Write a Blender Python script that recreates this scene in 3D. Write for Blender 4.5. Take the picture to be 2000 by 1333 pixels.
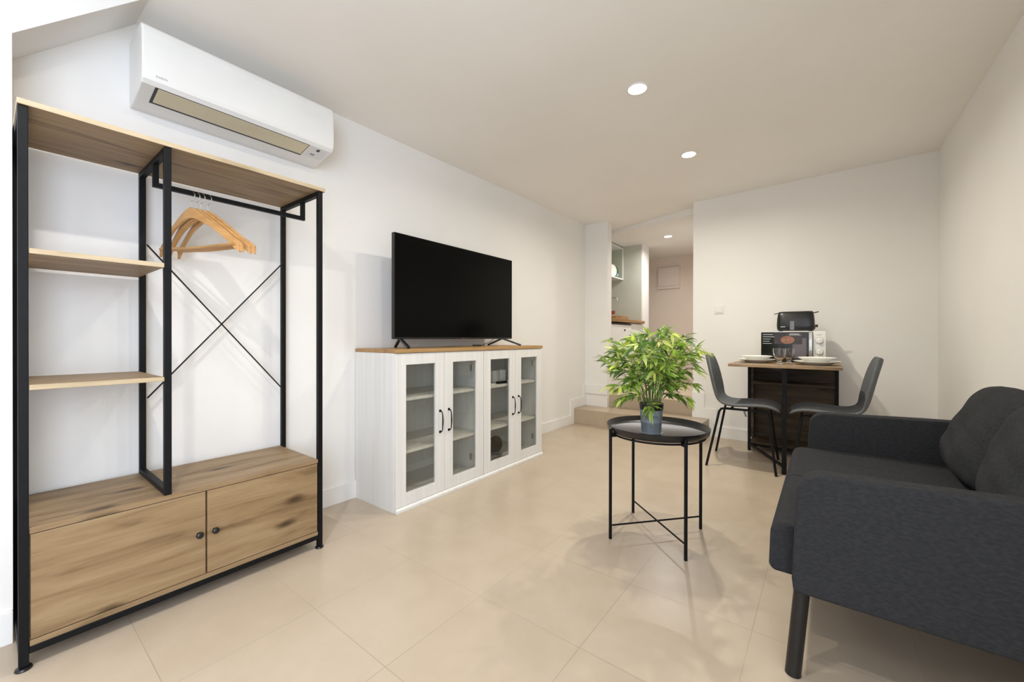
import bpy, bmesh, math, random
from mathutils import Vector, Matrix
random.seed(7)
SC = bpy.context.scene
COL = SC.collection
for o in list(bpy.data.objects):
    bpy.data.objects.remove(o)

# ---------------------------------------------------------------- camera, world, lights, exposure
YAW, PITCH, ROLL, FPX = math.radians(37.62), math.radians(-0.15), math.radians(0.08), 794.0
cd = bpy.data.cameras.new('camera'); cam = bpy.data.objects.new('camera', cd); COL.objects.link(cam)
F = Vector((-math.sin(YAW) * math.cos(PITCH), math.cos(YAW) * math.cos(PITCH), math.sin(PITCH)))
R0 = Vector((math.cos(YAW), math.sin(YAW), 0)); U0 = R0.cross(F)
R = R0 * math.cos(ROLL) + U0 * math.sin(ROLL); U = R.cross(F)
M = Matrix((R, U, -F)).transposed().to_4x4(); M.translation = Vector((0, 0, 1.0))
cam.matrix_world = M
cd.sensor_width = 36.0; cd.lens = FPX / 2000 * 36.0; cd.clip_start = 0.02; cd.shift_y = -4.4 / 2000
SC.camera = cam
SC.view_settings.view_transform = 'Standard'; SC.view_settings.look = 'None'
SC.view_settings.gamma = 1.0; SC.view_settings.use_curve_mapping = False
SC.view_settings.exposure = 0.0
SC.cycles.max_bounces = 10; SC.cycles.diffuse_bounces = 7; SC.cycles.transparent_max_bounces = 12
SC.cycles.sample_clamp_indirect = 6.0

W = bpy.data.worlds.new('daylight'); SC.world = W; W.use_nodes = True
W.node_tree.nodes['Background'].inputs[0].default_value = (0.75, 0.87, 1.0, 1)
W.node_tree.nodes['Background'].inputs[1].default_value = 0.4

def area(name, loc, rot, sx, sy, power, color, spread=math.pi):
    l = bpy.data.lights.new(name, 'AREA'); l.shape = 'RECTANGLE'; l.size = sx; l.size_y = sy
    l.energy = power; l.color = color; l.spread = spread
    o = bpy.data.objects.new(name, l); COL.objects.link(o); o.location = loc; o.rotation_euler = rot
    return o
# daylight coming through the glazed door in the right wall, just behind the camera
DAY_W, DAY_COL = 76.0, (0.72, 0.83, 1.0)
area('window_daylight', (0.62, -0.98, 1.25), (0, math.radians(90), 0), 1.9, 1.6, DAY_W, DAY_COL)
# recessed lamps: x, y, watts, colour
LAMPS = [(-0.833, 2.222, 10.0, (1, .94, .80)), (-0.828, 3.280, 19.0, (1, .94, .79)), (-0.87, 1.13, 5.0, (1, .95, .86)), (-0.88, 0.0, 12.0, (1, .96, .92)), (-0.88, -1.1, 3.0, (1, .95, .9))]
LAMP_HALL = (-1.642, 5.49, 14.0, (1, .96, .93))

# ---------------------------------------------------------------- helpers
def s2l(r, g, b):
    f = lambda c: (c / 255 / 12.92) if c / 255 <= 0.04045 else ((c / 255 + 0.055) / 1.055) ** 2.4
    return (f(r), f(g), f(b), 1.0)

def mat_base(name, color, rough=0.6, metal=0.0, spec=0.5):
    m = bpy.data.materials.new(name); m.use_nodes = True
    b = m.node_tree.nodes['Principled BSDF']
    b.inputs['Base Color'].default_value = color; b.inputs['Roughness'].default_value = rough
    b.inputs['Metallic'].default_value = metal; b.inputs['Specular IOR Level'].default_value = spec
    return m, m.node_tree.nodes, m.node_tree.links, b

def add_bump(m, scale, strength, dist=0.002, vec=(1, 1, 1), detail=3):
    N, L = m.node_tree.nodes, m.node_tree.links; b = N['Principled BSDF']
    tc = N.new('ShaderNodeTexCoord'); mp = N.new('ShaderNodeMapping'); mp.inputs['Scale'].default_value = vec
    nz = N.new('ShaderNodeTexNoise'); nz.inputs['Scale'].default_value = scale; nz.inputs['Detail'].default_value = detail
    bp = N.new('ShaderNodeBump'); bp.inputs['Strength'].default_value = strength; bp.inputs['Distance'].default_value = dist
    L.new(tc.outputs['Object'], mp.inputs[0]); L.new(mp.outputs[0], nz.inputs['Vector'])
    L.new(nz.outputs[0], bp.inputs['Height']); L.new(bp.outputs[0], b.inputs['Normal'])

def mottled(name, c1, c2, scale, rough=0.6, metal=0.0, spec=0.5, bump=0.0, vec=(1, 1, 1), bscale=None):
    m, N, L, b = mat_base(name, c1, rough, metal, spec)
    tc = N.new('ShaderNodeTexCoord'); mp = N.new('ShaderNodeMapping'); mp.inputs['Scale'].default_value = vec
    nz = N.new('ShaderNodeTexNoise'); nz.inputs['Scale'].default_value = scale; nz.inputs['Detail'].default_value = 4
    mx = N.new('ShaderNodeMix'); mx.data_type = 'RGBA'; mx.inputs[6].default_value = c1; mx.inputs[7].default_value = c2
    rp = N.new('ShaderNodeMapRange'); rp.inputs[1].default_value = 0.35; rp.inputs[2].default_value = 0.65
    L.new(tc.outputs['Object'], mp.inputs[0]); L.new(mp.outputs[0], nz.inputs['Vector'])
    L.new(nz.outputs[0], rp.inputs[0]); L.new(rp.outputs[0], mx.inputs[0]); L.new(mx.outputs[2], b.inputs['Base Color'])
    if bump:
        bp = N.new('ShaderNodeBump'); bp.inputs['Strength'].default_value = bump; bp.inputs['Distance'].default_value = 0.002
        if bscale:
            n2 = N.new('ShaderNodeTexNoise'); n2.inputs['Scale'].default_value = bscale
            L.new(mp.outputs[0], n2.inputs['Vector']); L.new(n2.outputs[0], bp.inputs['Height'])
        else:
            L.new(nz.outputs[0], bp.inputs['Height'])
        L.new(bp.outputs[0], b.inputs['Normal'])
    return m

def wood(name, light, mid, dark, axis='Y', rough=0.5, knots=0.9, seed=0.0, coarse=1.0):
    """oak style laminate; the grain runs along `axis`"""
    m, N, L, b = mat_base(name, mid, rough, 0, 0.35)
    tc = N.new('ShaderNodeTexCoord'); mp = N.new('ShaderNodeMapping')
    a = {'X': 0, 'Y': 1, 'Z': 2}[axis]
    sc = [13.0 * coarse] * 3; sc[a] = 1.5 * coarse
    mp.inputs['Scale'].default_value = sc; mp.inputs['Location'].default_value = (seed, seed * 1.7, seed * 0.6)
    L.new(tc.outputs['Object'], mp.inputs[0])
    wv = N.new('ShaderNodeTexNoise'); wv.inputs['Scale'].default_value = 1.6; wv.inputs['Detail'].default_value = 6
    wv.inputs['Distortion'].default_value = 0.7; wv.inputs['Roughness'].default_value = 0.6
    L.new(mp.outputs[0], wv.inputs['Vector'])
    mp2 = N.new('ShaderNodeMapping'); s2 = [150.0] * 3; s2[a] = 4.0; mp2.inputs['Scale'].default_value = s2
    L.new(tc.outputs['Object'], mp2.inputs[0])
    fine = N.new('ShaderNodeTexNoise'); fine.inputs['Scale'].default_value = 1.0; fine.inputs['Detail'].default_value = 3
    L.new(mp2.outputs[0], fine.inputs['Vector'])
    ramp = N.new('ShaderNodeValToRGB'); e = ramp.color_ramp.elements
    e[0].position = 0.30; e[0].color = dark; e[1].position = 0.66; e[1].color = light
    k = ramp.color_ramp.elements.new(0.46); k.color = mid
    add = N.new('ShaderNodeMath'); add.operation = 'MULTIPLY_ADD'; add.inputs[1].default_value = 0.16
    L.new(fine.outputs[0], add.inputs[0]); L.new(wv.outputs[0], add.inputs[2])
    sub = N.new('ShaderNodeMath'); sub.operation = 'SUBTRACT'; sub.inputs[1].default_value = 0.08
    L.new(add.outputs[0], sub.inputs[0]); L.new(sub.outputs[0], ramp.inputs[0])
    out = ramp.outputs[0]
    if knots:
        sx = N.new('ShaderNodeSeparateXYZ'); L.new(tc.outputs['Object'], sx.inputs[0])
        o2 = [i for i in range(3) if i != a]
        sm = N.new('ShaderNodeMath'); sm.operation = 'ADD'; L.new(sx.outputs[o2[0]], sm.inputs[0]); L.new(sx.outputs[o2[1]], sm.inputs[1])
        cb = N.new('ShaderNodeCombineXYZ'); L.new(sx.outputs[a], cb.inputs[0]); L.new(sm.outputs[0], cb.inputs[1])
        mp3 = N.new('ShaderNodeMapping'); mp3.inputs['Scale'].default_value = (2.6, 6.0, 1)
        mp3.inputs['Location'].default_value = (seed * 2.1 + .3, seed + .2, 0)
        L.new(cb.outputs[0], mp3.inputs[0])
        nz = N.new('ShaderNodeTexNoise'); nz.inputs['Scale'].default_value = 4.0; nz.inputs['Detail'].default_value = 4; L.new(mp3.outputs[0], nz.inputs['Vector'])
        mixv = N.new('ShaderNodeMix'); mixv.data_type = 'VECTOR'; mixv.inputs[0].default_value = 0.16
        L.new(mp3.outputs[0], mixv.inputs[4]); L.new(nz.outputs[1], mixv.inputs[5])
        vo = N.new('ShaderNodeTexVoronoi'); vo.voronoi_dimensions = '2D'; vo.inputs['Scale'].default_value = 1.0; vo.inputs['Randomness'].default_value = 1.0
        L.new(mixv.outputs[1], vo.inputs['Vector'])
        mr = N.new('ShaderNodeMapRange'); mr.interpolation_type = 'SMOOTHSTEP'; mr.inputs[1].default_value = 0.02; mr.inputs[2].default_value = 0.15
        mr.inputs[3].default_value = knots; mr.inputs[4].default_value = 0.0
        L.new(vo.outputs['Distance'], mr.inputs[0])
        # only some cells carry a knot
        sc_ = N.new('ShaderNodeSeparateColor'); L.new(vo.outputs['Color'], sc_.inputs[0])
        gt = N.new('ShaderNodeMath'); gt.operation = 'GREATER_THAN'; gt.inputs[1].default_value = 0.5; L.new(sc_.outputs[0], gt.inputs[0])
        ml = N.new('ShaderNodeMath'); ml.operation = 'MULTIPLY'; L.new(mr.outputs[0], ml.inputs[0]); L.new(gt.outputs[0], ml.inputs[1])
        mx = N.new('ShaderNodeMix'); mx.data_type = 'RGBA'
        mx.inputs[7].default_value = (dark[0] * .38, dark[1] * .34, dark[2] * .30, 1)
        L.new(ml.outputs[0], mx.inputs[0]); L.new(out, mx.inputs[6]); out = mx.outputs[2]
    L.new(out, b.inputs['Base Color'])
    bp = N.new('ShaderNodeBump'); bp.inputs['Strength'].default_value = 0.12; bp.inputs['Distance'].default_value = 0.001
    L.new(fine.outputs[0], bp.inputs['Height']); L.new(bp.outputs[0], b.inputs['Normal'])
    return m

def tiles(name, c1, c2, grout, w, h, loc, axes='XY', rough=0.35, mortar=0.0035, bump=0.25, mottle=3.0, spec=0.5):
    m, N, L, b = mat_base(name, c1, rough, 0, spec)
    tc = N.new('ShaderNodeTexCoord'); sp = N.new('ShaderNodeSeparateXYZ'); cb = N.new('ShaderNodeCombineXYZ')
    L.new(tc.outputs['Object'], sp.inputs[0])
    L.new(sp.outputs['XYZ'.index(axes[0])], cb.inputs[0]); L.new(sp.outputs['XYZ'.index(axes[1])], cb.inputs[1])
    mp = N.new('ShaderNodeMapping'); mp.inputs['Location'].default_value = (loc[0], loc[1], 0); L.new(cb.outputs[0], mp.inputs[0])
    br = N.new('ShaderNodeTexBrick'); br.offset = 0.0; br.squash = 1.0
    br.inputs['Scale'].default_value = 1.0; br.inputs['Brick Width'].default_value = w; br.inputs['Row Height'].default_value = h
    br.inputs['Mortar Size'].default_value = mortar / 2; br.inputs['Mortar Smooth'].default_value = 0.1
    br.inputs['Color1'].default_value = (0, 0, 0, 1); br.inputs['Color2'].default_value = (1, 1, 1, 1); br.inputs['Mortar'].default_value = (.5, .5, .5, 1)
    L.new(mp.outputs[0], br.inputs['Vector'])
    nz = N.new('ShaderNodeTexNoise'); nz.inputs['Scale'].default_value = mottle; nz.inputs['Detail'].default_value = 7
    nz.inputs['Roughness'].default_value = 0.62; nz.inputs['Distortion'].default_value = 0.4
    L.new(tc.outputs['Object'], nz.inputs['Vector'])
    mr = N.new('ShaderNodeMapRange'); mr.inputs[1].default_value = 0.33; mr.inputs[2].default_value = 0.67
    L.new(nz.outputs[0], mr.inputs[0])
    av = N.new('ShaderNodeMix'); av.data_type = 'FLOAT'; av.inputs[0].default_value = 0.3
    L.new(mr.outputs[0], av.inputs[2]); L.new(br.outputs['Color'], av.inputs[3])
    mx = N.new('ShaderNodeMix'); mx.data_type = 'RGBA'; mx.inputs[6].default_value = c1; mx.inputs[7].default_value = c2
    L.new(av.outputs[0], mx.inputs[0])
    # broken, worn grout: its strength follows a second noise
    n2 = N.new('ShaderNodeTexNoise'); n2.inputs['Scale'].default_value = 2.2; L.new(tc.outputs['Object'], n2.inputs['Vector'])
    gm = N.new('ShaderNodeMapRange'); gm.inputs[1].default_value = 0.35; gm.inputs[2].default_value = 0.65; gm.inputs[3].default_value = 0.25; gm.inputs[4].default_value = 0.9
    L.new(n2.outputs[0], gm.inputs[0])
    ml = N.new('ShaderNodeMath'); ml.operation = 'MULTIPLY'; L.new(br.outputs['Fac'], ml.inputs[0]); L.new(gm.outputs[0], ml.inputs[1])
    m2 = N.new('ShaderNodeMix'); m2.data_type = 'RGBA'; m2.inputs[7].default_value = grout
    L.new(ml.outputs[0], m2.inputs[0]); L.new(mx.outputs[2], m2.inputs[6]); L.new(m2.outputs[2], b.inputs['Base Color'])
    inv = N.new('ShaderNodeMath'); inv.operation = 'SUBTRACT'; inv.inputs[0].default_value = 1.0; L.new(br.outputs['Fac'], inv.inputs[1])
    bp = N.new('ShaderNodeBump'); bp.inputs['Strength'].default_value = bump; bp.inputs['Distance'].default_value = 0.001
    L.new(inv.outputs[0], bp.inputs['Height']); L.new(bp.outputs[0], b.inputs['Normal'])
    return m

class MB:
    """collects shapes in world coordinates"""
    def __init__(self): self.bm = bmesh.new()
    def box(self, x0, x1, y0, y1, z0, z1):
        g = bmesh.ops.create_cube(self.bm, size=1.0)
        for v in g['verts']:
            v.co = Vector(((x0 + x1) / 2 + v.co.x * (x1 - x0), (y0 + y1) / 2 + v.co.y * (y1 - y0), (z0 + z1) / 2 + v.co.z * (z1 - z0)))
        return self
    def bar(self, a, b, w, h, up=(0, 0, 1)):
        """rectangular bar between two points"""
        a, b = Vector(a), Vector(b); d = (b - a); n = d.normalized(); up = Vector(up)
        s = n.cross(up)
        if s.length < 1e-4: s = n.cross(Vector((1, 0, 0)))
        s.normalize(); u = s.cross(n)
        vs = [self.bm.verts.new(p + s * i * w / 2 + u * j * h / 2) for p in (a, b) for i, j in ((-1, -1), (1, -1), (1, 1), (-1, 1))]
        f = self.bm.faces.new
        f(vs[0:4][::-1]); f(vs[4:8])
        for k in range(4): f((vs[k], vs[(k + 1) % 4], vs[4 + (k + 1) % 4], vs[4 + k]))
        return self
    def tube(self, pts, r, seg=12, cap=True):
        pts = [Vector(p) for p in pts]; n = len(pts); rings = []
        rr = r if isinstance(r, (list, tuple)) else [r] * n
        t0 = (pts[1] - pts[0]).normalized()
        ref = Vector((0, 0, 1)) if abs(t0.z) < 0.9 else Vector((1, 0, 0))
        s = t0.cross(ref).normalized()
        for i, p in enumerate(pts):
            t = (pts[min(i + 1, n - 1)] - pts[max(i - 1, 0)]).normalized()
            s = (s - t * s.dot(t)).normalized(); u = t.cross(s)
            rings.append([self.bm.verts.new(p + (s * math.cos(k * 2 * math.pi / seg) + u * math.sin(k * 2 * math.pi / seg)) * rr[i]) for k in range(seg)])
        for a, b in zip(rings, rings[1:]):
            for k in range(seg): self.bm.faces.new((a[k], a[(k + 1) % seg], b[(k + 1) % seg], b[k]))
        if cap: self.bm.faces.new(rings[0][::-1]); self.bm.faces.new(rings[-1])
        return self
    def lathe(self, prof, c, seg=48, axis=(0, 0, 1), sx=1.0):
        """profile (r, z) turned about an axis through c"""
        q = Vector((0, 0, 1)).rotation_difference(Vector(axis)); c = Vector(c); rings = []
        for r, z in prof:
            if r < 1e-6: rings.append([self.bm.verts.new(c + q @ Vector((0, 0, z)))])
            else: rings.append([self.bm.verts.new(c + q @ Vector((sx * r * math.cos(k * 2 * math.pi / seg), r * math.sin(k * 2 * math.pi / seg), z))) for k in range(seg)])
        for a, b in zip(rings, rings[1:]):
            for k in range(seg):
                k2 = (k + 1) % seg
                if len(a) == 1 and len(b) == 1: continue
                if len(a) == 1: self.bm.faces.new((a[0], b[k2], b[k]))
                elif len(b) == 1: self.bm.faces.new((a[k], a[k2], b[0]))
                else: self.bm.faces.new((a[k], a[k2], b[k2], b[k]))
        return self
    def prism(self, poly, axis, a, b):
        """polygon in the plane normal to axis ('X','Y','Z'), extruded from a to b"""
        def P(u, v, w): return {'X': (w, u, v), 'Y': (u, w, v), 'Z': (u, v, w)}[axis]
        A = [self.bm.verts.new(P(u, v, a)) for u, v in poly]; B = [self.bm.verts.new(P(u, v, b)) for u, v in poly]
        self.bm.faces.new(A); self.bm.faces.new(B[::-1]); n = len(poly)
        for k in range(n): self.bm.faces.new((A[k], B[k], B[(k + 1) % n], A[(k + 1) % n]))
        return self
    def quad(self, *p):
        self.bm.faces.new([self.bm.verts.new(q) for q in p]); return self
    def build(self, name, m, parent=None, bevel=0.0, smooth=False, subsurf=0, angle=35, seg=2):
        bm = self.bm
        bmesh.ops.recalc_face_normals(bm, faces=bm.faces)
        if parent is not None:
            off = parent.matrix_world_loc if hasattr(parent, 'matrix_world_loc') else ROOT[parent.name]
            for v in bm.verts: v.co -= off
        else: off = Vector((0, 0, 0))
        if smooth:
            for f in bm.faces: f.smooth = True
            for e in bm.edges:
                if len(e.link_faces) == 2 and e.calc_face_angle(0) > math.radians(angle): e.smooth = False
        me = bpy.data.meshes.new(name); bm.to_mesh(me); bm.free()
        o = bpy.data.objects.new(name, me); COL.objects.link(o)
        for mm in (m if isinstance(m, (list, tuple)) else [m]): me.materials.append(mm)
        if parent is not None: o.parent = parent
        ROOT[o.name] = off
        if bevel:
            md = o.modifiers.new('bevel', 'BEVEL'); md.width = bevel; md.segments = seg; md.limit_method = 'ANGLE'; md.angle_limit = math.radians(40)
        if subsurf:
            md = o.modifiers.new('subdivision', 'SUBSURF'); md.levels = subsurf; md.render_levels = subsurf
        return o
ROOT = {}
def thing(name, label, cat, loc=(0, 0, 0), group=None):
    o = bpy.data.objects.new(name, None); COL.objects.link(o); o.location = loc; o.empty_display_size = 0.1
    o['label'] = label; o['category'] = cat
    if group: o['group'] = group
    ROOT[o.name] = Vector(loc); return o
def tag(o, label, cat, group=None):
    o['label'] = label; o['category'] = cat
    if group: o['group'] = group
    return o
def struct(o, kind='structure'): o['kind'] = kind; return o
def copy_tree(o, parent=None):
    c = o.copy(); COL.objects.link(c); ROOT[c.name] = ROOT[o.name]
    if parent is not None: c.parent = parent
    for ch in [k for k in ALLKIDS(o)]: copy_tree(ch, c)
    return c
def ALLKIDS(o): return [k for k in bpy.data.objects if k.parent == o]
def sub(o, label): o['label'] = label; return o
def text(name, s, size, loc, rot, m, parent, ext=0.0003, sx=1.0):
    cu = bpy.data.curves.new(name, 'FONT'); cu.body = s; cu.size = size; cu.extrude = ext
    o = bpy.data.objects.new(name, cu)
    me = bpy.data.meshes.new_from_object(o); bpy.data.objects.remove(o)
    o = bpy.data.objects.new(name, me); COL.objects.link(o); me.materials.clear(); me.materials.append(m)
    mt = rot.to_matrix().to_4x4() if hasattr(rot, 'to_matrix') else rot
    me.transform(Matrix.Translation(Vector(loc) - ROOT[parent.name]) @ mt @ Matrix.Diagonal((sx, 1, 1, 1)))
    o.parent = parent; ROOT[o.name] = ROOT[parent.name]
    return o
def arc(cx, cy, r, a0, a1, n=6):
    return [(cx + r * math.cos(math.radians(a0 + (a1 - a0) * i / n)), cy + r * math.sin(math.radians(a0 + (a1 - a0) * i / n))) for i in range(n + 1)]

# ---------------------------------------------------------------- materials
WALL = mottled('painted_wall', s2l(236, 234, 231), s2l(232, 230, 226), 1.3, rough=0.75, spec=0.2, bump=0.08, bscale=55)
CEIL = mottled('painted_ceiling', s2l(240, 237, 233), s2l(237, 234, 229), 1.5, rough=0.85, spec=0.1)
SKIRT = mottled('white_skirting', s2l(236, 235, 232), s2l(232, 231, 228), 4, rough=0.4, spec=0.4)
FLOOR = tiles('beige_floor_tile', s2l(180, 164, 144), s2l(191, 176, 157), s2l(160, 147, 130), 0.4295, 0.4285, (0.625 + .4295 * 20, -1.598 + .4285 * 20), rough=0.30, spec=0.38, mottle=5.0, mortar=0.003)
STEPT = tiles('beige_step_tile', s2l(168, 151, 130), s2l(182, 165, 144), s2l(146, 132, 116), 0.4295, 4.0, (0.64 + .4295 * 20, 2.0), axes='XZ', rough=0.35)
OAK = wood('oak_laminate', s2l(152, 129, 98), s2l(137, 113, 82), s2l(106, 84, 58), 'Y', rough=0.5)
OAK2 = wood('oak_laminate_door', s2l(154, 130, 97), s2l(139, 114, 82), s2l(108, 86, 59), 'Y', rough=0.5, knots=0.95, seed=3.37)
OAKEDGE = wood('oak_edge_band', s2l(198, 180, 150), s2l(184, 165, 134), s2l(162, 142, 112), 'Y', rough=0.5, knots=0)
OAKTOP = wood('oak_top', s2l(176, 142, 96), s2l(164, 128, 82), s2l(140, 104, 64), 'Y', rough=0.4, knots=0)
DARKWOOD = wood('dark_rustic_wood', s2l(84, 70, 52), s2l(66, 54, 40), s2l(46, 36, 26), 'X', rough=0.55, knots=0.6, seed=1.2)
TABLEWOOD = wood('rustic_table_wood', s2l(176, 150, 118), s2l(142, 116, 86), s2l(96, 76, 56), 'X', rough=0.45, knots=0.5, seed=5.2)
BUTCHER = wood('kitchen_worktop_wood', s2l(166, 130, 86), s2l(142, 106, 66), s2l(110, 78, 46), 'Y', rough=0.4, knots=0)
BLKMET = mottled('black_steel', s2l(11, 12, 14), s2l(15, 16, 18), 40, rough=0.5, spec=0.2)
BLKSAT = mottled('black_tray_enamel', s2l(24, 24, 26), s2l(28, 28, 30), 25, rough=0.3, spec=0.5)
BLKPL = mottled('black_plastic', s2l(20, 20, 21), s2l(25, 25, 26), 30, rough=0.3)
SCREEN, *_ = mat_base('tv_glass', s2l(5, 5, 5), 0.14, 0, 0.10)
CHROME, *_ = mat_base('chrome', s2l(225, 225, 225), 0.32, 1.0)
WHLAC = mottled('white_woodgrain_laminate', s2l(226, 225, 222), s2l(218, 217, 214), 30, rough=0.45, spec=0.4, vec=(1, 1, 0.04))
WHPL = mottled('white_plastic', s2l(230, 230, 227), s2l(227, 226, 223), 5, rough=0.35, spec=0.4)
LOUV = mottled('floor_lit_louver', s2l(214, 204, 176), s2l(210, 200, 172), 20, rough=0.5)  # warm light bounced off the floor is painted into this beige
GREYPRINT, *_ = mat_base('grey_print', s2l(120, 122, 126), 0.6)
SOFA = mottled('charcoal_fabric', s2l(47, 48, 50), s2l(55, 56, 59), 170, rough=0.95, spec=0.1, bump=0.35, vec=(0.45, 0.45, 1.0), bscale=520)
CHAIR = mottled('grey_chair_fabric', s2l(102, 105, 108), s2l(116, 118, 122), 120, rough=0.95, spec=0.15, bump=0.3, bscale=500)
PORC, *_ = mat_base('white_porcelain', s2l(238, 237, 232), 0.18, 0, 0.5)
ZINC = mottled('zinc_pot', s2l(122, 130, 140), s2l(138, 146, 155), 18, rough=0.45, metal=0.35, spec=0.5, vec=(1, 1, .3))
SOIL = mottled('dark_soil', s2l(40, 32, 26), s2l(58, 46, 36), 120, rough=0.95)
STEM, *_ = mat_base('green_stem', s2l(96, 112, 52), 0.6)
GREENPL, *_ = mat_base('green_glaze', s2l(52, 104, 78), 0.25)
HANGW = wood('beech_hanger', s2l(202, 160, 108), s2l(188, 143, 90), s2l(164, 120, 72), 'X', rough=0.35, knots=0)
GREEN_TILE = tiles('sage_wall_tile', s2l(186, 188, 174), s2l(192, 194, 182), s2l(204, 204, 196), 0.15, 0.15, (9, 0.025), axes='XZ', rough=0.15, mortar=0.004)
GREEN_TILE2 = tiles('sage_wall_tile_side', s2l(186, 188, 174), s2l(192, 194, 182), s2l(204, 204, 196), 0.15, 0.15, (9, 0.025), axes='YZ', rough=0.15, mortar=0.004)
SILVER, *_ = mat_base('silver_plastic', s2l(196, 196, 192), 0.28, 0.7)
DARKGLASS, *_ = mat_base('microwave_door_glass', s2l(14, 14, 16), 0.1, 0, 0.5)
RED, *_ = mat_base('red_plastic', s2l(150, 66, 54), 0.5)
BREAD = mottled('bread_picture', s2l(128, 84, 62), s2l(168, 120, 92), 60, rough=0.4)
LEDM = bpy.data.materials.new('lamp_glow'); LEDM.use_nodes = True
_e = LEDM.node_tree.nodes.new('ShaderNodeEmission'); _e.inputs[0].default_value = (1, .93, .82, 1); _e.inputs[1].default_value = 40
LEDM.node_tree.links.new(_e.outputs[0], LEDM.node_tree.nodes['Material Output'].inputs[0])
def glass(name, tint, rough=0.0):
    m = bpy.data.materials.new(name); m.use_nodes = True; N = m.node_tree.nodes; L = m.node_tree.links
    N.remove(N['Principled BSDF'])
    t = N.new('ShaderNodeBsdfTransparent'); t.inputs[0].default_value = tint
    g = N.new('ShaderNodeBsdfGlossy'); g.inputs['Roughness'].default_value = rough
    lw = N.new('ShaderNodeLayerWeight'); lw.inputs[0].default_value = 0.5
    pw_ = N.new('ShaderNodeMath'); pw_.operation = 'POWER'; pw_.inputs[1].default_value = 4.0; L.new(lw.outputs['Facing'], pw_.inputs[0])
    fr = N.new('ShaderNodeMath'); fr.operation = 'MULTIPLY_ADD'; fr.inputs[1].default_value = 0.6; fr.inputs[2].default_value = 0.03; L.new(pw_.outputs[0], fr.inputs[0])
    mx = N.new('ShaderNodeMixShader'); L.new(fr.outputs[0], mx.inputs[0]); L.new(t.outputs[0], mx.inputs[1]); L.new(g.outputs[0], mx.inputs[2])
    L.new(mx.outputs[0], N['Material Output'].inputs[0]); return m
PANE = glass('cabinet_pane_glass', (0.90, 0.90, 0.875, 1))
WINPANE = glass('window_pane_glass', (0.97, 0.98, 0.98, 1))
TUMBLER, _n, _l, _b = mat_base('clear_glass', (1, 1, 1, 1), 0.02, 0, 0.5)
_b.inputs['Transmission Weight'].default_value = 1.0; _b.inputs['IOR'].default_value = 1.45
def leafmat():
    m, N, L, b = mat_base('bamboo_leaf', s2l(110, 160, 50), 0.45, 0, 0.4)
    at = N.new('ShaderNodeVertexColor'); at.layer_name = 'leaf_colour'
    L.new(at.outputs[0], b.inputs['Base Color'])
    tr = N.new('ShaderNodeBsdfTranslucent'); L.new(at.outputs[0], tr.inputs[0])
    mx = N.new('ShaderNodeMixShader'); mx.inputs[0].default_value = 0.3
    L.new(b.outputs[0], mx.inputs[1]); L.new(tr.outputs[0], mx.inputs[2]); L.new(mx.outputs[0], N['Material Output'].inputs[0])
    return m
LEAF = leafmat()

# ---------------------------------------------------------------- the room
XL, XR, YB, YR, HZ = -2.33, 0.69, 4.50, -2.0, 0.325      # left, right, back, rear walls; height of the hall floor
def cz(x, y): return 2.345 + 0.025 * (x - XL) + 0.010 * (y - 1.43)   # the ceiling is slightly out of level
CH = 2.350                                                # hall ceiling
T = 0.12
struct(MB().box(XL - T, XR + T, YR - T, YB + 0.3, -0.1, 0.0).build('floor', FLOOR))
m = MB()   # ceiling slab, right over the room, its edge towards the hall skewed
P = [(XL - T, YR - T), (XR + T, YR - T), (XR + T, YB + T), (-1.09, YB + T), (-1.15, 4.68), (XL - T, 5.03)]
A = [m.bm.verts.new((x, y, cz(x, y))) for x, y in P]; B = [m.bm.verts.new((x, y, 2.62)) for x, y in P]
m.bm.faces.new(A); m.bm.faces.new(B)
for k in range(len(P)): m.bm.faces.new((A[k], A[(k + 1) % len(P)], B[(k + 1) % len(P)], B[k]))
struct(m.build('ceiling', CEIL))
struct(MB().prism([(XL - T, 5.02), (-1.14, 4.672), (-0.95, 4.61), (-0.95, 7.1), (-2.9, 7.1), (-2.9, 5.2)], 'Z', CH - 0.012, 2.62).build('ceiling_hall', WALL))
struct(MB().box(XL - T, XL, YR - T, YB, -0.05, 2.7).build('wall_left', WALL))
# pilaster with the raking soffit of the stair above
struct(MB().prism([(YR, -0.02), (0.056, -0.02), (0.056, 1.995), (0.43, 2.37), (0.43, 2.6), (YR, 2.6)], 'X', XL, -2.11).build('wall_pilaster', WALL))
WY0, WY1, WZ0, WZ1 = -1.80, -0.16, 0.28, 2.22
wr_ = MB(); wr_.box(XR, XR + T, WY1, YB + T, -0.05, 2.7); wr_.box(XR, XR + T, YR - T, WY0, -0.05, 2.7)
wr_.box(XR, XR + T, WY0, WY1, WZ1, 2.7); wr_.box(XR, XR + T, WY0, WY1, -0.05, WZ0)
struct(wr_.build('wall_right', WALL))
struct(MB().box(-1.09, XR + T, YB, YB + 0.14, -0.05, 2.7).build('wall_back', WALL))
# narrow wall end left of the opening
struct(MB().box(XL - T, -2.045, YB, YB + 0.10, 0.0, 2.7).build('wall_pier', WALL, bevel=0.003))
struct(MB().box(XL - T, XR + T, YR - T, YR, 0, 2.7).build('wall_rear', WALL))
wf = MB()
for y in (WY0, (WY0 + WY1) / 2 - .025, WY1 - .05): wf.box(XR + 0.03, XR + 0.08, y, y + 0.05, WZ0, WZ1)
for z in (WZ0, WZ1 - .05): wf.box(XR + 0.03, XR + 0.08, WY0 + .05, WY1 - .05, z, z + 0.05)
wfo = struct(wf.build('window_1', SKIRT))
MB().box(XR + .052, XR + .057, WY0 + .05, WY1 - .05, WZ0 + .05, WZ1 - .05).build('pane', WINPANE, wfo)
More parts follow.
